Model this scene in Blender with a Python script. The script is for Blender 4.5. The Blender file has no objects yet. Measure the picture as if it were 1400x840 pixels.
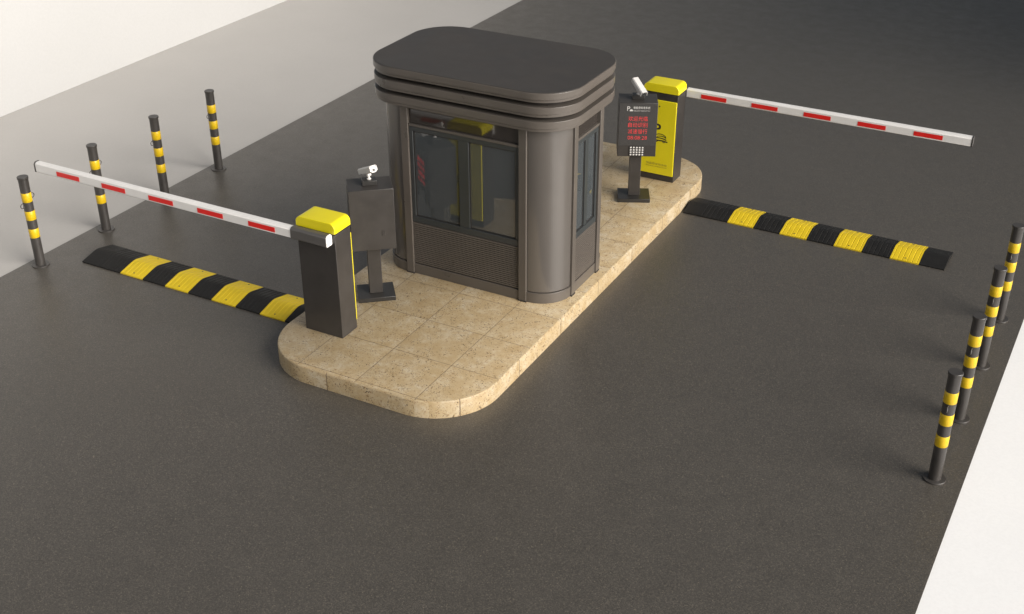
import bpy, bmesh, math, random
from mathutils import Vector, Matrix
random.seed(7)
R = math.radians
scene = bpy.context.scene
COL = scene.collection

# ------------------------------------------------------------------ helpers
class G:
    """collects vertices and faces of one mesh"""
    def __init__(s): s.v = []; s.f = []; s.uv = {}
    def add(s, vs, fs):
        o = len(s.v); s.v += [tuple(v) for v in vs]; s.f += [tuple(i + o for i in f) for f in fs]
        return s
    def box(s, x0, x1, y0, y1, z0, z1, m=None):
        vs = [Vector(p) for p in ((x0,y0,z0),(x1,y0,z0),(x1,y1,z0),(x0,y1,z0),(x0,y0,z1),(x1,y0,z1),(x1,y1,z1),(x0,y1,z1))]
        if m: vs = [m @ v for v in vs]
        return s.add(vs, [(3,2,1,0),(4,5,6,7),(0,1,5,4),(1,2,6,5),(2,3,7,6),(3,0,4,7)])
    def prism(s, pts, z0, z1, m=None):
        n = len(pts)
        vs = [Vector((x,y,z0)) for x,y in pts] + [Vector((x,y,z1)) for x,y in pts]
        if m: vs = [m @ v for v in vs]
        fs = [tuple(reversed(range(n))), tuple(range(n,2*n))] + [(i,(i+1)%n,n+(i+1)%n,n+i) for i in range(n)]
        return s.add(vs, fs)
    def extrude(s, prof, a0, a1, axis, m=None):
        """profile (u,w) swept along axis 'x': (a,u,w)  or 'y': (u,a,w)"""
        n = len(prof)
        f = (lambda a,u,w: Vector((a,u,w))) if axis == 'x' else (lambda a,u,w: Vector((u,a,w)))
        vs = [f(a0,u,w) for u,w in prof] + [f(a1,u,w) for u,w in prof]
        if m: vs = [m @ v for v in vs]
        fs = [tuple(reversed(range(n))), tuple(range(n,2*n))] + [(i,(i+1)%n,n+(i+1)%n,n+i) for i in range(n)]
        return s.add(vs, fs)
    def lathe(s, prof, n=32, m=None):
        """closed-ended lathe about z: prof = [(r,z)...] bottom to top"""
        vs = []
        for r,z in prof:
            for k in range(n):
                a = 2*math.pi*k/n; vs.append(Vector((r*math.cos(a), r*math.sin(a), z)))
        fs = []
        for j in range(len(prof)-1):
            for k in range(n):
                fs.append((j*n+k, j*n+(k+1)%n, (j+1)*n+(k+1)%n, (j+1)*n+k))
        fs.append(tuple(reversed(range(n)))); fs.append(tuple(range((len(prof)-1)*n, len(prof)*n)))
        if m: vs = [m @ v for v in vs]
        return s.add(vs, fs)
    def torus(s, rad, tube, m, n=24, k=10):
        vs = []; fs = []
        for i in range(n):
            a = 2*math.pi*i/n
            for j in range(k):
                b = 2*math.pi*j/k
                vs.append(m @ Vector(((rad+tube*math.cos(b))*math.cos(a), (rad+tube*math.cos(b))*math.sin(a), tube*math.sin(b))))
        for i in range(n):
            for j in range(k):
                fs.append((i*k+j, ((i+1)%n)*k+j, ((i+1)%n)*k+(j+1)%k, i*k+(j+1)%k))
        return s.add(vs, fs)

def obj(name, g, mat, parent=None, smooth=None, bevel=None, seg=2):
    me = bpy.data.meshes.new(name)
    me.from_pydata(g.v, [], g.f)
    bm = bmesh.new(); bm.from_mesh(me); bmesh.ops.recalc_face_normals(bm, faces=bm.faces); bm.to_mesh(me); bm.free()
    me.materials.append(mat)
    o = bpy.data.objects.new(name, me); COL.objects.link(o)
    if smooth is not None:
        me.polygons.foreach_set('use_smooth', [True]*len(me.polygons)); me.set_sharp_from_angle(angle=R(smooth))
    if bevel:
        b = o.modifiers.new('bevel', 'BEVEL'); b.width = bevel; b.segments = seg; b.limit_method = 'ANGLE'; b.angle_limit = R(40)
        if smooth is None:
            me.polygons.foreach_set('use_smooth', [True]*len(me.polygons)); me.set_sharp_from_angle(angle=R(25))
            b.harden_normals = False
    if parent: o.parent = parent
    return o
def thing(name, label, cat, loc=(0,0,0), rz=0, group=None):
    o = bpy.data.objects.new(name, None); COL.objects.link(o)
    o.empty_display_size = .2
    o.location = loc; o.rotation_euler = (0,0,rz); tag(o, label, cat, group); return o
def tag(o, label, cat, group=None):
    o['label'] = label; o['category'] = cat
    if group: o['group'] = group
def copy_tree(o, parent=None):
    c = o.copy(); COL.objects.link(c)
    if parent: c.parent = parent
    for ch in list(o.children): copy_tree(ch, c)
    return c
def rr(x0, x1, y0, y1, r, n=14):
    """rounded rectangle, counter-clockwise"""
    pts = []
    for cx, cy, a0 in ((x1-r,y0+r,-90),(x1-r,y1-r,0),(x0+r,y1-r,90),(x0+r,y0+r,180)):
        for k in range(n+1):
            a = R(a0+90*k/n); pts.append((cx+r*math.cos(a), cy+r*math.sin(a)))
    return pts
def text_mesh(name, s, size, m, mat, parent, extrude=.0008, spacing=1.0, width=None, align='CENTER', bold=0):
    cu = bpy.data.curves.new(name, 'FONT'); cu.body = s; cu.size = size; cu.extrude = extrude
    cu.align_x = align; cu.align_y = 'CENTER'; cu.space_character = spacing; cu.offset = bold
    cu.resolution_u = 3
    t = bpy.data.objects.new('tmp', cu); COL.objects.link(t)
    bpy.context.view_layer.update()
    dg = bpy.context.evaluated_depsgraph_get()
    me = bpy.data.meshes.new_from_object(t.evaluated_get(dg)); me.name = name
    bpy.data.objects.remove(t)
    xs = [v.co.x for v in me.vertices]; ys = [v.co.y for v in me.vertices]
    w = max(xs)-min(xs); k = 1.0
    if width: k = width/w
    cx = (max(xs)+min(xs))/2; cy = (max(ys)+min(ys))/2
    for v in me.vertices: v.co = m @ Vector(((v.co.x-cx)*k, v.co.y-cy, v.co.z))
    me.materials.clear(); me.materials.append(mat)
    o = bpy.data.objects.new(name, me); COL.objects.link(o); o.parent = parent
    return o

# ------------------------------------------------------------------ materials
def newmat(name):
    m = bpy.data.materials.new(name); m.use_nodes = True
    nt = m.node_tree; b = nt.nodes['Principled BSDF']
    return m, nt, b
def N(nt, t, **kw):
    n = nt.nodes.new(t)
    for k, v in kw.items():
        if k in n.inputs: n.inputs[k].default_value = v
        else: setattr(n, k, v)
    return n
def ramp(nt, fac, stops):
    n = nt.nodes.new('ShaderNodeValToRGB'); e = n.color_ramp.elements
    while len(e) < len(stops): e.new(.5)
    for i, (p, c) in enumerate(stops):
        e[i].position = p; e[i].color = (c[0],c[1],c[2],1) if hasattr(c,'__len__') else (c,c,c,1)
    nt.links.new(fac, n.inputs[0]); return n.outputs[0]
def mixc(nt, fac, a, b, mode='MIX'):
    n = nt.nodes.new('ShaderNodeMix'); n.data_type = 'RGBA'; n.blend_type = mode
    for sock, v in ((n.inputs[0],fac),(n.inputs[6],a),(n.inputs[7],b)):
        if isinstance(v, (float,int)): sock.default_value = v
        elif isinstance(v, tuple): sock.default_value = (*v,1)
        else: nt.links.new(v, sock)
    return n.outputs[2]
def math_(nt, op, a, b=None, c=None):
    n = nt.nodes.new('ShaderNodeMath'); n.operation = op
    for i, v in enumerate((a,b,c)):
        if v is None: continue
        if isinstance(v,(float,int)): n.inputs[i].default_value = v
        else: nt.links.new(v, n.inputs[i])
    return n.outputs[0]
def paint(name, col, rough=.4, var=.08, scale=6, bump=.02, metallic=0.0, ior=1.5, dust=0.0, coat=0.0, fine=120):
    """painted / coated surface: faint tone mottling, roughness mottling and fine orange-peel"""
    m, nt, b = newmat(name)
    tc = N(nt,'ShaderNodeTexCoord')
    n1 = N(nt,'ShaderNodeTexNoise'); n1.inputs['Scale'].default_value = scale; n1.inputs['Detail'].default_value = 6
    nt.links.new(tc.outputs['Object'], n1.inputs['Vector'])
    lo = tuple(c*(1-var) for c in col); hi = tuple(min(1,c*(1+var)) for c in col)
    c = ramp(nt, n1.outputs['Fac'], [(.3,lo),(.7,hi)])
    if dust:
        n3 = N(nt,'ShaderNodeTexNoise'); n3.inputs['Scale'].default_value = scale*2.3; n3.inputs['Detail'].default_value = 9; n3.inputs['Roughness'].default_value=.7
        nt.links.new(tc.outputs['Object'], n3.inputs['Vector'])
        f = ramp(nt, n3.outputs['Fac'], [(.45,0),(.8,dust)])
        c = mixc(nt, f, c, (.30,.27,.23))
    nt.links.new(c, b.inputs['Base Color'])
    r = ramp(nt, n1.outputs['Fac'], [(.25,max(.02,rough*.85)),(.75,min(1,rough*1.18))])
    nt.links.new(r, b.inputs['Roughness'])
    b.inputs['Metallic'].default_value = metallic; b.inputs['IOR'].default_value = ior
    if coat: b.inputs['Coat Weight'].default_value = coat; b.inputs['Coat Roughness'].default_value = .08
    if bump:
        n2 = N(nt,'ShaderNodeTexNoise'); n2.inputs['Scale'].default_value = fine; n2.inputs['Detail'].default_value = 2
        nt.links.new(tc.outputs['Object'], n2.inputs['Vector'])
        bp = N(nt,'ShaderNodeBump'); bp.inputs['Strength'].default_value = bump; bp.inputs['Distance'].default_value = .01
        nt.links.new(n2.outputs['Fac'], bp.inputs['Height']); nt.links.new(bp.outputs[0], b.inputs['Normal'])
    return m

def asphalt_mat():
    m, nt, b = newmat('asphalt'); tc = N(nt,'ShaderNodeTexCoord'); P = tc.outputs['Object']
    def noise(s, d, r=.5):
        n = N(nt,'ShaderNodeTexNoise'); n.inputs['Scale'].default_value=s; n.inputs['Detail'].default_value=d; n.inputs['Roughness'].default_value=r
        nt.links.new(P,n.inputs['Vector']); return n.outputs['Fac']
    big = noise(.55,5,.6); mid = noise(4.5,6,.65); fine = noise(75,3,.7)
    c = ramp(nt, big, [(.3,(0.0720,0.0650,0.0554)),(.7,(0.0867,0.0783,0.0669))])
    c = mixc(nt, ramp(nt, mid, [(.35,0),(.72,.5)]), c, (0.1053,0.0956,0.0818))
    vo = N(nt,'ShaderNodeTexVoronoi'); vo.inputs['Scale'].default_value=135; nt.links.new(P,vo.inputs['Vector'])
    cell = N(nt,'ShaderNodeSeparateColor'); nt.links.new(vo.outputs['Color'],cell.inputs[0])
    agg = ramp(nt, cell.outputs[0], [(0,(0.0427,0.0385,0.0322)),(.45,(0.0774,0.0690,0.0579)),(.8,(0.1174,0.1049,0.0862)),(.955,(0.1534,0.1328,0.1069)),(1,(0.2401,0.2059,0.1545))])
    c = mixc(nt, .52, c, agg)
    c = mixc(nt, ramp(nt, fine, [(.35,.45),(.65,0)]), c, (0.0240,0.0219,0.0193))
    nt.links.new(c, b.inputs['Base Color'])
    r = ramp(nt, mid, [(.3,.34),(.7,.46)]); nt.links.new(r, b.inputs['Roughness'])
    b.inputs['IOR'].default_value = 1.6
    h = math_(nt,'ADD', math_(nt,'MULTIPLY',vo.outputs['Distance'],-.6), math_(nt,'MULTIPLY',fine,.6))
    bp = N(nt,'ShaderNodeBump'); bp.inputs['Strength'].default_value=.22; bp.inputs['Distance'].default_value=.004
    nt.links.new(h,bp.inputs['Height']); nt.links.new(bp.outputs[0],b.inputs['Normal'])
    return m

def stone_mat():
    m, nt, b = newmat('cream_travertine'); tc = N(nt,'ShaderNodeTexCoord'); P = tc.outputs['Object']
    uv = N(nt,'ShaderNodeUVMap', uv_map='run')
    sp = N(nt,'ShaderNodeSeparateXYZ'); nt.links.new(P,sp.inputs[0])
    su = N(nt,'ShaderNodeSeparateXYZ'); nt.links.new(uv.outputs[0],su.inputs[0])
    X,Y = sp.outputs[0], sp.outputs[1]
    T = .605
    def joint(v, off, t, w):
        a = math_(nt,'ADD', math_(nt,'SUBTRACT', v, off), 100*t)
        f = math_(nt,'FRACT', math_(nt,'DIVIDE', a, t))
        d = math_(nt,'MULTIPLY', math_(nt,'MINIMUM', f, math_(nt,'SUBTRACT',1.0,f)), t)
        idx = math_(nt,'FLOOR', math_(nt,'DIVIDE', a, t))
        line = ramp(nt, math_(nt,'DIVIDE', d, w), [(0.45,1),(1.0,0)])
        return line, idx
    jx, ix = joint(X, -3.745, T, .0042); jy, iy = joint(Y, -1.088, .585, .0042)
    js, isx = joint(su.outputs[0], 0.0, .83, .0065)
    top = su.outputs[1]                                   # 1 on the top slabs, 0 on the riser
    line = mixc(nt, top, js, mixc(nt, 1.0, jx, jy, 'LIGHTEN'))
    # every slab is cut from a different place of the rock
    cmb = N(nt,'ShaderNodeCombineXYZ'); nt.links.new(ix,cmb.inputs[0]); nt.links.new(iy,cmb.inputs[1]); nt.links.new(math_(nt,'MULTIPLY',math_(nt,'SUBTRACT',1.0,top),isx),cmb.inputs[2])
    wn = N(nt,'ShaderNodeTexWhiteNoise'); wn.noise_dimensions='3D'; nt.links.new(cmb.outputs[0],wn.inputs['Vector'])
    vm = N(nt,'ShaderNodeVectorMath',operation='MULTIPLY_ADD'); nt.links.new(wn.outputs['Color'],vm.inputs[0]); vm.inputs[1].default_value=(9,9,9); nt.links.new(P,vm.inputs[2])
    Q = vm.outputs[0]
    def noise(s, d, r=.5, dist=0):
        n = N(nt,'ShaderNodeTexNoise'); n.inputs['Scale'].default_value=s; n.inputs['Detail'].default_value=d; n.inputs['Roughness'].default_value=r; n.inputs['Distortion'].default_value=dist
        nt.links.new(Q,n.inputs['Vector']); return n.outputs['Fac']
    a = noise(5.5,7,.6,.6); a2 = noise(26,5,.7); p = noise(74,2,.5); q = noise(48,3,.6); msk = noise(9,3)
    c = ramp(nt, a, [(.30,(.375,.280,.155)),(.45,(.420,.328,.198)),(.56,(.458,.375,.250)),(.68,(.50,.435,.325))])
    c = mixc(nt, ramp(nt, a2, [(.38,.55),(.62,0)]), c, (.345,.250,.125))
    c = mixc(nt, ramp(nt, a2, [(.60,0),(.75,.6)]), c, (.47,.415,.315))
    pit = math_(nt,'MULTIPLY', ramp(nt, p, [(.605,0),(.635,1)]), ramp(nt, msk, [(.42,.15),(.6,1)]))
    pit2 = ramp(nt, q, [(.625,0),(.65,1)])
    c = mixc(nt, pit2, c, (.20,.115,.05))
    c = mixc(nt, pit, c, (.065,.04,.022))
    tone = ramp(nt, wn.outputs['Value'], [(0,(.93,.92,.90)),(1,(1.04,1.04,1.04))])
    c = mixc(nt, 1.0, c, tone, 'MULTIPLY')
    c = mixc(nt, math_(nt,'MULTIPLY',line,.85), c, (.11,.075,.043))
    nt.links.new(c, b.inputs['Base Color'])
    nt.links.new(ramp(nt, a2, [(.3,.42),(.7,.55)]), b.inputs['Roughness'])
    h = math_(nt,'SUBTRACT', math_(nt,'MULTIPLY',pit,-.6), line)
    bp = N(nt,'ShaderNodeBump'); bp.inputs['Strength'].default_value=.5; bp.inputs['Distance'].default_value=.003
    nt.links.new(h,bp.inputs['Height']); nt.links.new(bp.outputs[0],b.inputs['Normal'])
    return m

def concrete_mat(name, col, var):
    m, nt, b = newmat(name); tc = N(nt,'ShaderNodeTexCoord'); P = tc.outputs['Object']
    n1 = N(nt,'ShaderNodeTexNoise'); n1.inputs['Scale'].default_value=.7; n1.inputs['Detail'].default_value=8; n1.inputs['Roughness'].default_value=.6; nt.links.new(P,n1.inputs['Vector'])
    n2 = N(nt,'ShaderNodeTexNoise'); n2.inputs['Scale'].default_value=40; n2.inputs['Detail'].default_value=6; n2.inputs['Roughness'].default_value=.7; nt.links.new(P,n2.inputs['Vector'])
    c = ramp(nt, n1.outputs['Fac'], [(.3,tuple(x*(1-var) for x in col)),(.7,tuple(min(.9,x*(1+var)) for x in col))])
    c = mixc(nt, ramp(nt,n2.outputs['Fac'],[(.35,.22),(.6,0)]), c, tuple(x*.82 for x in col))
    nt.links.new(c,b.inputs['Base Color']); b.inputs['Roughness'].default_value=.75; b.inputs['IOR'].default_value=1.35
    bp = N(nt,'ShaderNodeBump'); bp.inputs['Strength'].default_value=.15; bp.inputs['Distance'].default_value=.004
    nt.links.new(n2.outputs['Fac'],bp.inputs['Height']); nt.links.new(bp.outputs[0],b.inputs['Normal'])
    return m

def emit(name, col, strength, base=None):
    m, nt, b = newmat(name)
    b.inputs['Base Color'].default_value = (*(base or col),1); b.inputs['Roughness'].default_value=.5
    b.inputs['Emission Color'].default_value=(*col,1); b.inputs['Emission Strength'].default_value=strength
    return m

M = dict(
    asphalt=asphalt_mat(), stone=stone_mat(),
    pave=concrete_mat('dimmed_concrete',(.435,.420,.400),.03), white=concrete_mat('white_concrete',(.87,.87,.865),.015),  # left pavement is darker: weaker light on that side put into its colour
    facade=concrete_mat('grey_render',(.22,.21,.20),.06),
    wall=concrete_mat('white_render',(.425,.424,.420),.015),
    booth=paint('booth_metal',(.094,.082,.071),.30,.05,3,.006),
    roof=paint('roof_metal',(.042,.0365,.032),.45,.10,3,.02,dust=.03),
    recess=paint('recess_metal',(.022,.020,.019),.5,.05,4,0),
    curved=paint('tinted_panel',(.092,.083,.075),.17,.04,2,.0,ior=1.75),
    frame=paint('window_frame_metal',(.036,.040,.041),.33,.05,5,.01),
    box=paint('charcoal_coating',(.033,.0295,.027),.40,.12,5,.05,dust=.03),
    black=paint('black_coating',(.044,.040,.037),.36,.15,7,.05,dust=.02),
    foot=paint('foot_metal',(.024,.0225,.021),.34,.12,7,.03),
    yellow=paint('yellow_coating',(.70,.60,.010),.38,.03,6,.02),
    band=paint('reflective_yellow',(.60,.40,.008),.35,.05,14,.02),
    byellow=paint('yellow_rubber',(.68,.49,.009),.55,.07,9,.12,fine=200),
    rubber=paint('black_rubber',(.012,.0115,.011),.6,.2,9,.25,ior=1.35,fine=200),
    arm=paint('white_enamel',(.72,.705,.685),.42,.03,5,.02),
    red=paint('red_sheeting',(.68,.014,.011),.4,.04,20,.01),
    sleeve=paint('grey_aluminium',(.10,.094,.089),.38,.05,8,.02,metallic=.2),
    camw=paint('white_plastic',(.62,.60,.58),.35,.03,12,.01),
    lens=paint('lens_glass',(.01,.01,.012),.05,0,2,0),
    screen=paint('display_screen',(.040,.038,.037),.42,.22,160,.25,fine=350),
    silver=paint('silver_print',(.55,.54,.52),.5,.02,10,0),
    inkb=paint('black_print',(.02,.018,.012),.5,.02,10,0),
    inkg=paint('olive_print',(.36,.31,.03),.5,.02,10,0),
    led=emit('red_led',(1.0,.05,.05),.75,(.25,.01,.01)),
    lamp=emit('white_led',(1.0,.95,.88),.05,(.50,.485,.46)),
)
def glass_mat(name, col, ior, rough):
    m, nt, b = newmat(name); tc=N(nt,'ShaderNodeTexCoord')
    n=N(nt,'ShaderNodeTexNoise'); n.inputs['Scale'].default_value=3; n.inputs['Detail'].default_value=4; nt.links.new(tc.outputs['Object'],n.inputs['Vector'])
    nt.links.new(ramp(nt,n.outputs['Fac'],[(.4,rough),(.75,rough*2.2)]), b.inputs['Roughness'])
    b.inputs['Base Color'].default_value=(*col,1); b.inputs['IOR'].default_value=ior
    return m
M['glass']=glass_mat('tinted_mirror_glass',(.052,.059,.063),2.1,.010)
M['brownglass']=glass_mat('bronze_glass',(.032,.027,.024),1.7,.03)

# ------------------------------------------------------------------ setting
def sheet(name, x0,x1,y0,y1,z,mat):
    g=G(); g.add([(x0,y0,z),(x1,y0,z),(x1,y1,z),(x0,y1,z)],[(0,1,2,3)])
    o=obj(name,g,mat); o['kind']='structure'; return o
sheet('ground',-400,400,-400,400,-.008,M['white'])
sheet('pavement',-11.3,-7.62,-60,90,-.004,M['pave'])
sheet('road',-7.62,1.754,-60,90,0,M['asphalt'])

wall=obj('boundary_wall',G().box(-11.6,-11.19,-60,90,-.008,3.4),M['wall'],bevel=.01)
tag(wall,'plain white rendered wall along the pale pavement behind the left bollards','wall')

# added building, unseen past the right picture edge, put there to shade the far road
def shade_block():
    t=thing('shade_building','added unseen three storey block with windows, placed to shade the far road','building',(7.0,8.2,0))
    L=M['facade']
    obj('wall',G().box(0,16,0,44,-.008,9.6),L,t)
    obj('parapet',G().box(-.12,16.1,-.12,44.1,9.6005,10.1),M['wall'],t,bevel=.02)
    obj('plinth_course',G().box(-.05,16.05,-.05,44.05,-.007,.6),M['recess'],t,bevel=.01)
    for fl in range(3):
        z=1.1+3.1*fl
        for k in range(10):
            y=1.6+4.2*k
            f=obj('window',G().box(-.06,-.003,y,y+2.4,z,z+1.7),M['frame'],t)
            obj('pane',G().box(-.075,-.061,y+.08,y+2.32,z+.08,z+1.62),M['glass'],f)
            obj('sill',G().box(-.14,-.002,y-.1,y+2.5,z-.08,z-.003),M['wall'],f)
        for k in range(4):
            x=1.4+3.7*k
            f=obj('window',G().box(x,x+2.2,-.06,-.003,z,z+1.7),M['frame'],t)
            obj('pane',G().box(x+.08,x+2.12,-.075,-.061,z+.08,z+1.62),M['glass'],f)
            obj('sill',G().box(x-.1,x+2.3,-.14,-.002,z-.08,z-.003),M['wall'],f)
shade_block()

# ------------------------------------------------------------------ traffic island
HI=.168
IX0,IX1,IY0,IY1=-4.262,-2.05,-1.722,4.282
def island():
    bm=bmesh.new(); uvl=bm.loops.layers.uv.new('run')
    pts=rr(IX0,IX1,IY0,IY1,.60,20); n=len(pts)
    lv=[(0,-.004),(0,HI-.014),(.004,HI-.005),(.012,HI)]     # inset, z : rounded arris
    def inset(d): return rr(IX0+d,IX1-d,IY0+d,IY1-d,.60-d,20)
    rings=[[bm.verts.new((x,y,z)) for x,y in inset(d)] for d,z in lv]
    run=[0]
    for i in range(n):
        a=pts[i]; b=pts[(i+1)%n]; run.append(run[-1]+math.hypot(b[0]-a[0],b[1]-a[1]))
    for k in range(len(lv)-1):
        for i in range(n):
            f=bm.faces.new((rings[k][i],rings[k][(i+1)%n],rings[k+1][(i+1)%n],rings[k+1][i])); f.smooth=True
            for l,u in zip(f.loops,(run[i],run[i+1],run[i+1],run[i])): l[uvl].uv=(u+.32,0)
    f=bm.faces.new(rings[-1])
    for l in f.loops: l[uvl].uv=(0,1)
    me=bpy.data.meshes.new('traffic_island'); bm.to_mesh(me); bm.free(); me.materials.append(M['stone'])
    me.set_sharp_from_angle(angle=R(35))
    o=bpy.data.objects.new('traffic_island',me); COL.objects.link(o)
    tag(o,'raised cream speckled stone island with rounded ends carrying the guard booth','island')
island()

# ------------------------------------------------------------------ guard booth
BX0,BX1,BY0,BY1=-4.166,-2.150,.223,1.467
cx,cy=(BX0+BX1)/2,(BY0+BY1)/2
def booth():
    t=thing('guard_booth','dark bronze guard booth with rounded corners and triple banded roof on the stone island','booth',(cx,cy,HI))
    hw,hd=(BX1-BX0)/2,(BY1-BY0)/2
    ztop=1.945-HI
    def ring(i,r): return rr(-hw+i,hw-i,-hd+i,hd-i,r)
    obj('plinth',G().prism(ring(.013,.318),0,.108),M['booth'],t,smooth=30,bevel=.003)
    obj('floor_gap',G().prism(ring(.045,.29),.108,.118),M['recess'],t,smooth=30)
    # four curved corner panels (each a solid quarter shell)
    i0=.022; r0=.312; th=.03
    for sx,sy,a0 in ((1,-1,-90),(1,1,0),(-1,1,90),(-1,-1,180)):
        c=(sx*(hw-i0-r0),sy*(hd-i0-r0)); pts=[]
        n=26
        for k in range(n+1):
            a=R(a0+90*k/n); pts.append((c[0]+r0*math.cos(a),c[1]+r0*math.sin(a)))
        for k in range(n,-1,-1):
            a=R(a0+90*k/n); pts.append((c[0]+(r0-th)*math.cos(a),c[1]+(r0-th)*math.sin(a)))
        obj('corner_panel',G().prism(pts,.118,ztop),M['curved'],t)
    # eight posts
    pw=.080; pd=.070
    fx=hw-.338-pw                                        # inner edge of a front post
    for sy in (-1,1):
        for sx in (-1,1):
            a,b=sorted((sx*fx,sx*(fx+pw))); y=sorted((sy*hd,sy*(hd-pd)))
            p=obj('post',G().box(a,b,y[0],y[1],.004,ztop),M['booth'],t,bevel=.004)
            obj('post_foot',G().box(a-.004,b+.004,y[0]-.004,y[1]+.004,0.0005,.012),M['recess'],p)
    sy0=.310
    for sx in (-1,1):
        for sy in (-1,1):
            x=sorted((sx*hw,sx*(hw-pd))); y=sorted((sy*(hd-sy0),sy*(hd-sy0-.072)))
            p=obj('post',G().box(x[0],x[1],y[0],y[1],.004,ztop),M['booth'],t,bevel=.004)
            obj('post_foot',G().box(x[0]-.004,x[1]+.004,y[0]-.004,y[1]+.004,0.0005,.012),M['recess'],p)
    # the four flat sides, built facing -y with half width w and then turned
    def side(m, w):
        def B(g,x0,x1,y0,y1,z0,z1): return g.box(x0,x1,y0,y1,z0-HI,z1-HI,m)
        # louvre: saw-tooth slats
        z0,z1=.290-HI,.733-HI; ns=21; prof=[(.060,z0)]
        for k in range(ns):
            a=z0+(z1-z0)*k/ns; b=z0+(z1-z0)*(k+1)/ns
            prof+= [(.018,a+.0005),(.018,a+.011),(.036,b-.004)] if k<ns-1 else [(.018,a+.0005),(.018,a+.011),(.036,b)]
        prof.append((.060,z1))
        obj('louvre_panel',G().extrude(prof,-w+.001,w-.001,'x',m),M['booth'],t)
        # window frame with two lights
        g=G(); a,b=.738,1.732; s=.040
        B(g,-w+.001,w-.001,.018,.062,a,.800); B(g,-w+.001,w-.001,.018,.062,1.688,b)
        B(g,-w+.001,-w+s,.020,.060,.8003,1.6877); B(g,w-s,w-.001,.020,.060,.8003,1.6877); 
        mw=.055 if w>.4 else .032
        B(g,-mw,mw,.022,.058,.8003,1.6877)
        f=obj('window',g,M['frame'],t,bevel=.003)
        for s0,s1 in ((-w+s+.001,-mw-.001),(mw+.001,w-s-.001)):
            # dark bead round each pane, then the pane
            g2=G(); q=.010
            B(g2,s0,s1,.033,.044,.801,.801+q); B(g2,s0,s1,.033,.044,1.687-q,1.687)
            B(g2,s0,s0+q,.0335,.0435,.8013+q,1.6867-q); B(g2,s1-q,s1,.0335,.0435,.8013+q,1.6867-q)
            obj('glazing_bead',g2,M['recess'],f)
            obj('pane',B(G(),s0+.001,s1-.001,.038,.050,.802,1.686),M['glass'],f)
        obj('transom_rail',B(G(),-w+.001,w-.001,.010,.062,1.735,1.760),M['booth'],t,bevel=.003)
        obj('transom_panel',B(G(),-w+.001,w-.001,.034,.05,1.763,1.905),M['brownglass'],t)
        obj('header_rail',B(G(),-w+.001,w-.001,.014,.062,1.908,1.9445),M['booth'],t,bevel=.003)
    Ty=Matrix.Translation((0,-hd,0)); 
    side(Ty, fx); side(Matrix.Rotation(R(180),4,'Z')@Ty, fx)
    Tx=Matrix.Translation((0,-hw,0)); ws=hd-sy0-.072
    side(Matrix.Rotation(R(90),4,'Z')@Tx, ws); side(Matrix.Rotation(R(-90),4,'Z')@Tx, ws)
    # roof: three rounded bands with recesses between
    ov=.072; slabs=[(1.945,2.040),(2.080,2.175),(2.215,2.310)]
    def rring(i,r): return rr(-hw-ov+i,hw+ov-i,-hd-ov+i,hd+ov-i,r,22)
    rf=obj('roof',G().prism(rring(0,.40),2.243-HI,2.306-HI),M['booth'],t,smooth=30,bevel=.005)
    obj('roof_deck',G().prism(rring(.006,.394),2.3065-HI,2.3105-HI),M['roof'],rf,smooth=30,bevel=.0015)
    for k,(a,b) in enumerate(slabs):
        if k<2: obj('roof_band',G().prism(rring(.004,.396),a+.028-HI,b-HI),M['booth'],rf,smooth=30,bevel=.004)
        obj('roof_lip',G().prism(rring(.012,.388),a+.0005-HI,a+.0275-HI),M['booth'],rf,smooth=30,bevel=.003)
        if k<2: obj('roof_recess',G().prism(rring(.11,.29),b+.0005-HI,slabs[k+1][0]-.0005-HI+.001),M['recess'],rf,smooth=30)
    return t
booth()

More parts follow.
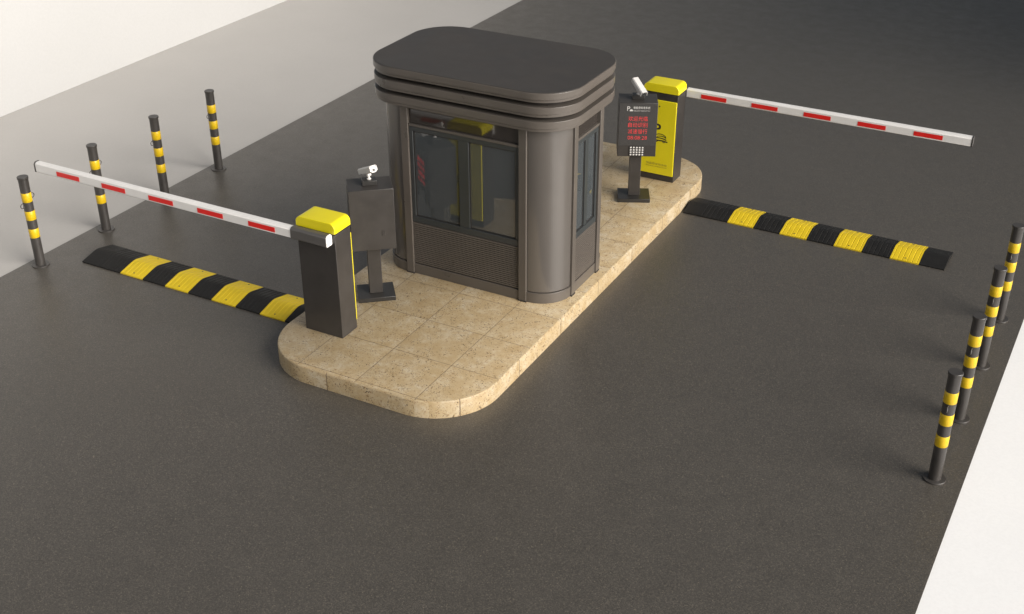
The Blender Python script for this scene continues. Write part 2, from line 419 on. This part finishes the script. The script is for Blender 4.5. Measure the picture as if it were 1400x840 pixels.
# ------------------------------------------------------------------ barrier gates
def barrier():
    t=thing('barrier_gate','','barrier gate',(-3.848,-1.046,HI),0,'boom barriers at the ends of the island')
    t['label']='barrier box with yellow cap'
    w,d=.205,.117; H=1.225-HI
    obj('housing',G().box(-w,w,-d,d,.0005,H-.012),M['box'],t,bevel=.004)
    obj('seam',G().box(-w+.008,w-.008,-d+.008,d-.008,H-.012,H-.001),M['recess'],t)
    z1=1.322-HI; r=.055; q=w+.004
    prof=[(-q,H),(q,H)]
    for cx_,a0 in ((q-r,0),(-q+r,90)):
        for k in range(9):
            a=R(a0+90*k/8); prof.append((cx_+r*math.cos(a),z1-r+r*math.sin(a)))
    obj('cap',G().extrude(prof,-d-.004,d+.004,'y'),M['yellow'],t,smooth=30,bevel=.004)
    # yellow service door on the +y side
    p=obj('service_door',G().box(-w+.006,w-.006,d+.0005,d+.0165,.248-HI,1.140-HI),M['yellow'],t,bevel=.003)
    face=Matrix(((-1,0,0,0),(0,0,1,d+.0170),(0,1,0,0),(0,0,0,1)))
    def at(x,z): return Matrix.Translation((x,0,z))@face
    obj('keyhole',G().lathe([(.008,0),(.008,.003)],12,at(.002,1.069-HI)),M['inkb'],p)
    text_mesh('door_letter','P',.175,at(.012,.800-HI),M['inkb'],p,bold=.003)
    g=G()                                                   # little line drawing of a car under the P
    def strip(pts,wd):
        for (x0,y0),(x1,y1) in zip(pts,pts[1:]):
            a=math.atan2(y1-y0,x1-x0); L=math.hypot(x1-x0,y1-y0)
            mm=at(-.028,.708-HI)@Matrix.Translation((x0,y0,0))@Matrix.Rotation(a,4,'Z')
            g.box(-wd*.3,L+wd*.3,-wd/2,wd/2,0,.0012,mm)
    def arc(c0,c1,rx,ry,a0,a1,n=10): return [(c0+rx*math.cos(R(a0+(a1-a0)*k/n)),c1+ry*math.sin(R(a0+(a1-a0)*k/n))) for k in range(n+1)]
    strip(arc(.0,.0,.066,.036,170,8),.009); strip(arc(.012,-.008,.056,.020,160,10),.009)
    strip(arc(-.01,-.035,.085,.022,175,20),.012); strip([(-.078,-.03),(-.05,-.045),(.03,-.042),(.085,-.05)],.014)
    strip(arc(-.045,-.045,.016,.016,180,360,8),.007); strip(arc(.045,-.045,.016,.016,180,360,8),.007)
    obj('car_emblem',g,M['inkb'],p)
    text_mesh('door_lettering','智能停车场系统',.032,at(0,.372-HI),M['inkg'],p,width=.255)
    text_mesh('door_lettering','INTELLIGENT PARKING SYSTEM',.015,at(0,.340-HI),M['inkg'],p,width=.255)
    # boom on the -y side
    y0=-d-.006; wd=.076; yc=y0-wd/2; zb=1.129-HI; zt=1.232-HI
    pr=[(yc-wd/2+.008,zb),(yc+wd/2-.008,zb),(yc+wd/2,zb+.008),(yc+wd/2,zt-.019),(yc+wd/2-.017,zt-.002),(yc+.004,zt),(yc-.004,zt),(yc-wd/2+.017,zt-.002),(yc-wd/2,zt-.019),(yc-wd/2,zb+.008)]
    arm=obj('boom',G().extrude(pr,-3.322,-.16,'x'),M['arm'],t,bevel=.004)
    def grow(e): return [(yc+(u-yc)*(1+e/ (wd/2)), (zb+zt)/2+(v-(zb+zt)/2)*(1+e/.055)) for u,v in pr]
    obj('end_cap',G().extrude(grow(.003),-3.337,-3.3225,'x'),M['black'],arm,bevel=.002)
    obj('sleeve',G().extrude(grow(.0045),-.215,.168,'x'),M['sleeve'],t,bevel=.004)
    obj('sleeve_cap',G().extrude(grow(.0035),.1685,.176,'x'),M['arm'],t,bevel=.002)
    obj('pivot',G().lathe([(.05,0),(.05,.0055)],24,Matrix.Translation((.05,-d-.0005,.07+zb-.02))@Matrix.Rotation(R(90),4,'X')),M['foot'],t,smooth=30)
    for k in range(5):
        x1=-.386-.5885*k; x0=x1-.297
        for yy,s in ((yc-wd/2,-1),(yc+wd/2,1)):
            ya,yb=sorted((yy+s*.0005,yy+s*.0028))
            obj('reflective_strip',G().box(x0,x1,ya,yb,zb+.018,zb+.0655),M['red'],arm)
    return t
ba=barrier()
ba['label']='barrier box with its grey boom sleeve facing the viewer, boom passing before the bollards'
bb=copy_tree(ba); bb.location=(-2.505,3.617,HI); bb.rotation_euler=(0,0,R(180))
bb['label']='barrier box behind the red text display, its yellow door with black emblem showing'

# ------------------------------------------------------------------ camera terminals
def terminal():
    t=thing('camera_terminal','','camera terminal',(-2.545,2.932,HI),R(26),'plate reading terminals beside the booth')
    obj('base_plate',G().box(-.178,.178,-.150,.150,.0005,.045),M['foot'],t,bevel=.004)
    obj('column',G().box(-.064,.064,-.052,.052,.0455,.5545),M['box'],t,bevel=.004)
    z0,z1=.555,1.170; hw,hd=.208,.148
    c=obj('cabinet',G().box(-hw,hw,-hd,hd,z0,z1),M['box'],t,bevel=.004)
    zs=z0+.128
    s=obj('display',G().box(-hw+.003,hw-.003,-hd-.0065,-hd-.0005,zs,z1-.004),M['screen'],t,bevel=.0015)
    face=Matrix(((1,0,0,0),(0,0,-1,-hd-.0072),(0,1,0,0),(0,0,0,1)))
    def at(x,z): return Matrix.Translation((x,0,z))@face
    hz=z1-zs
    def fz(f): return z1-f*hz
    for f,txt in ((.36,'欢迎光临'),(.505,'自动识别'),(.66,'减速慢行'),(.81,'08:08:28')):
        text_mesh('led_text',txt,.059,at(.0,fz(f)),M['led'],s,width=.206,bold=-.0017 if ':' in txt else -.0012)
    # header: P emblem with a small car, and two lines of white lettering
    text_mesh('emblem','P',.072,at(-.106,fz(.125)),M['silver'],s)
    obj('emblem',G().box(-.094,-.060,-hd-.0085,-hd-.0074,fz(.185),fz(.160)).box(-.088,-.066,-hd-.0085,-hd-.0074,fz(.159),fz(.143)),M['silver'],s)
    text_mesh('white_lettering','智能停车场系统',.030,at(.035,fz(.105)),M['silver'],s,width=.178)
    text_mesh('white_lettering','INTELLIGENT PARKING SYSTEM',.013,at(.035,fz(.178)),M['silver'],s,width=.178)
    # fill lamp: recessed frame with a grid of white lamps under the display
    L=obj('fill_lamp',G().box(-.083,.083,-hd-.005,-hd-.0005,z0+.008,zs-.008),M['recess'],t,bevel=.002)
    g=G()
    for i in range(5):
        for j in range(4):
            x=-.064+.032*i; z=z0+.024+.0275*j
            g.box(x-.009,x+.009,-hd-.009,-hd-.0055,z-.0085,z+.0085)
    obj('lamp_grid',g,M['lamp'],L,bevel=.002)
    # small vented lock on the back
    g=G()
    for k in range(5): g.box(-.112,-.084,hd+.0005,hd+.004,.70+.011*k,.706+.011*k)
    for k in range(3): g.box(-.112+.011*k,-.106+.011*k,hd+.0043,hd+.0055,.698,.752)
    obj('door_lock',g,M['black'],t)
    # bullet camera on a block
    b=obj('camera_mount',G().box(-.068,.068,-.050,.050,z1+.0005,z1+.048),M['foot'],t,bevel=.004)
    top=z1+.048; yaw=R(27)
    mz=Matrix.Rotation(yaw,4,'Z')
    base=Matrix.Translation((0,0,top))@mz
    obj('camera_bracket',G().lathe([(.021,.0005),(.021,.006),(.010,.009),(.010,.046)],20,base).lathe([(.016,-.018),(.016,.018)],18,base@Matrix.Translation((0,0,.044))@Matrix.Rotation(R(90),4,'Y')),M['camw'],t,smooth=40)
    ax=base@Matrix.Translation((0,0,.086))@Matrix.Rotation(R(25),4,'X')@Matrix.Scale(.88,4)      # local -y forward, nose down
    hx,hz_=.044,.040
    def oct_(hx,hz,c): return [(-hx+c,-hz),(hx-c,-hz),(hx,-hz+c*1.2),(hx,hz-c),(hx-c,hz),(-hx+c,hz),(-hx,hz-c),(-hx,-hz+c*1.2)]
    body=obj('security_camera',G().extrude(oct_(hx-.005,hz_-.006,.016),-.105,.115,'y',ax),M['camw'],t,smooth=30,bevel=.003)
    # hood: open inverted channel overhanging the lens
    g=G(); hp=[(-hx,-.020),(-hx,hz_-.012),(-hx+.012,hz_),(hx-.012,hz_),(hx,hz_-.012),(hx,-.020),(hx-.004,-.020),(hx-.004,hz_-.014),(hx-.014,hz_-.0045),(-hx+.014,hz_-.0045),(-hx+.004,hz_-.014),(-hx+.004,-.020)]
    g.extrude(hp,-.150,.118,'y',ax); obj('hood',g,M['camw'],body)
    obj('lens',G().lathe([(.023,0),(.023,.004)],24,ax@Matrix.Translation((0,-.1055,0))@Matrix.Rotation(R(90),4,'X')),M['lens'],body)
    obj('cable_gland',G().lathe([(.014,0),(.014,.010),(.007,.012),(.007,.024)],16,ax@Matrix.Translation((0,.1155,-.008))@Matrix.Rotation(R(-90),4,'X')),M['sleeve'],body,smooth=30)
    return t
tb=terminal()
tb['label']='charcoal terminal with red Chinese text display and white camera between booth and yellow door'
ta=copy_tree(tb); ta.location=(-3.840,-.320,HI); ta.rotation_euler=(0,0,R(219))
ta['label']='charcoal terminal showing its plain back, white camera on top, behind the near barrier box'

# ------------------------------------------------------------------ speed bumps
SEG=[0,.530,.830,1.130,1.430,1.730,2.030,2.330,2.630,2.890]
def bump():
    t=thing('speed_bump','','speed bump',(-7.118,-.720,0),0,'rubber speed bumps beside the island')
    W=.222; prof=[(-W,.0005),(-W,.013),(-W+.012,.017),(-.045,.055),(-.015,.060),(.015,.060),(.045,.055),(W-.012,.017),(W,.013),(W,.0005)]
    n=len(prof)
    for k in range(9):
        a,b=SEG[k]+.0008,SEG[k+1]-.0008
        xs=[(a,0.0),]
        yel=k%2==1
        L=b-a
        m=6
        lo,hi=(a,b) if k not in(0,8) else ((a+.20,b) if k==0 else (a,a+.02))
        if k!=8:
            st=.05; x=lo+.025
            while x<hi-.012:
                xs+=[(x-.0055,0),(x-.0022,-.0038),(x+.0022,-.0038),(x+.0055,0)]; x+=st
        xs.append((b,0.0))
        g=G(); vs=[]; fs=[]
        for x,dz in xs:
            for j,(y,z) in enumerate(prof):
                vs.append((x,y,z+(dz if 2<=j<=n-3 else 0)))
        for i in range(len(xs)-1):
            for j in range(n-1): fs.append((i*n+j,(i+1)*n+j,(i+1)*n+j+1,i*n+j+1))
            fs.append((i*n+n-1,(i+1)*n+n-1,(i+1)*n,i*n))
        fs.append(tuple(range(n))); fs.append(tuple(reversed(range((len(xs)-1)*n,len(xs)*n))))
        g.add(vs,fs)
        # two bolt heads per yellow block
        s=obj('rubber_block',g,M['byellow'] if yel else M['rubber'],t,smooth=28)
        if yel:
            for yy in (-W+.045,W-.045): obj('bolt',G().lathe([(.008,0),(.008,.003)],12,Matrix.Translation(((a+b)/2,yy,.0235))),M['black'],s)
    return t
sa=bump(); sa['label']='ribbed rubber speed bump under the near boom, meeting the island by the barrier box'
sb=copy_tree(sa); sb.location=(-2.020,3.365,0); sb.rotation_euler=(0,0,R(-.7))
sb['label']='ribbed rubber speed bump under the boom beyond the booth, ending by the bollards'

# ------------------------------------------------------------------ bollards
def bollard(both):
    t=thing('bollard','black bollard with three yellow bands','bollard')
    r=.0505
    obj('flange',G().lathe([(.090,.0005),(.090,.010),(.087,.013)],40),M['black'],t,smooth=35)
    # post in its dark sections; the bands are sheeting a millimetre proud
    obj('post',G().lathe([(r,.0135),(r,.985)],40),M['black'],t,smooth=35)
    obj('cap',G().lathe([(.0555,.978),(.0565,.981),(.0565,.996),(.0535,1.0)],40),M['black'],t,smooth=35)
    for z in (.83,.63,.43):
        obj('reflective_band',G().lathe([(r+.0005,z-.100),(r+.0013,z-.099),(r+.0013,z-.001),(r+.0005,z)],40),M['band'],t,smooth=50)
    for s,z in ((-1,.700),(1,.768)) if both else ((-1,.700),):
        mm=Matrix.Translation((0,s*(r+.020),z))@Matrix.Rotation(R(90),4,'Y')
        obj('chain_ring',G().torus(.0245,.0042,mm),M['black'],t,smooth=60)
    return t
proto2=bollard(True); proto1=bollard(False)
XL,YL,XR,YR,D=-7.4612,-1.1855,1.539,-.5038,.949
LL=['bollard with two chain rings standing clear beside the tip of the near boom',
    'bollard with two chain rings crossed in its middle by the near boom',
    'bollard with one chain ring, its foot hidden behind the near boom',
    'bollard with one chain ring standing clear of the boom, closest to the booth']
LR=['bollard beside the bright white ground, closest to the viewer and wholly in view',
    'second closest bollard of the row beside the bright white ground',
    'third closest bollard of the row beside the bright white ground',
    'farthest bollard of the row beside the bright white ground']
for k in range(4):
    o=proto2 if k==0 else (proto1 if k==2 else copy_tree(proto2 if k<2 else proto1))
    o.location=(XL,YL+k*D,0); o['label']=LL[k]; o['group']='striped bollards along the left road edge'
    o.rotation_euler=(0,0,R((0,2,-3,1)[k]))
for k in range(4):
    o=copy_tree(proto2); o.location=(XR,YR+k*D,0); o['label']=LR[k]; o['group']='striped bollards along the right road edge'
    o.rotation_euler=(0,0,R((1,-2,2,-1)[k]))

# ------------------------------------------------------------------ camera
f,pitch,yaw,roll=1720.1971,R(29.5616),R(-28.3949),R(-.1512)
cyw,syw,cp,sp=math.cos(yaw),math.sin(yaw),math.cos(pitch),math.sin(pitch)
F=Vector((syw*cp,cyw*cp,-sp)); Rt=Vector((cyw,-syw,0)); U=Rt.cross(F)
a=math.cos(roll)*Rt+math.sin(roll)*U; b=-math.sin(roll)*Rt+math.cos(roll)*U
cam=bpy.data.cameras.new('camera'); co=bpy.data.objects.new('camera',cam); COL.objects.link(co)
co.matrix_world=Matrix(((a.x,b.x,-F.x,2.3983),(a.y,b.y,-F.y,-9.0909),(a.z,b.z,-F.z,6.0825),(0,0,0,1)))
cam.sensor_fit='HORIZONTAL'; cam.sensor_width=36; cam.lens=f/1400*36; cam.clip_start=.1; cam.clip_end=2000
scene.camera=co

# ------------------------------------------------------------------ light
EL,AZ=R(22),R(-7)                  # sun stands to the right (+x), AZ = turn towards +y
sdir=Vector((math.cos(EL)*math.cos(AZ),math.cos(EL)*math.sin(AZ),math.sin(EL)))
sun=bpy.data.lights.new('sun','SUN'); so=bpy.data.objects.new('sun',sun); COL.objects.link(so)
so.rotation_euler=sdir.to_track_quat('Z','Y').to_euler(); sun.energy=3.4; sun.angle=R(50); sun.color=(1.0,.958,.91)
w=bpy.data.worlds.new('World'); scene.world=w; w.use_nodes=True; nt=w.node_tree
bg=nt.nodes['Background']; sky=nt.nodes.new('ShaderNodeTexSky'); sky.sky_type='NISHITA'; sky.sun_disc=False
sky.sun_elevation=EL; sky.sun_rotation=math.atan2(sdir.x,sdir.y); sky.dust_density=6; sky.air_density=1.2; sky.ozone_density=1
hs=nt.nodes.new('ShaderNodeHueSaturation'); hs.inputs['Saturation'].default_value=.45
nt.links.new(sky.outputs[0],hs.inputs['Color']); nt.links.new(hs.outputs[0],bg.inputs[0]); bg.inputs[1].default_value=.05
vs=scene.view_settings; vs.view_transform='Standard'; vs.look='None'; vs.exposure=.78; vs.gamma=1; vs.use_curve_mapping=False
scene.render.resolution_x=1024; scene.render.resolution_y=614
scene.render.engine='CYCLES'
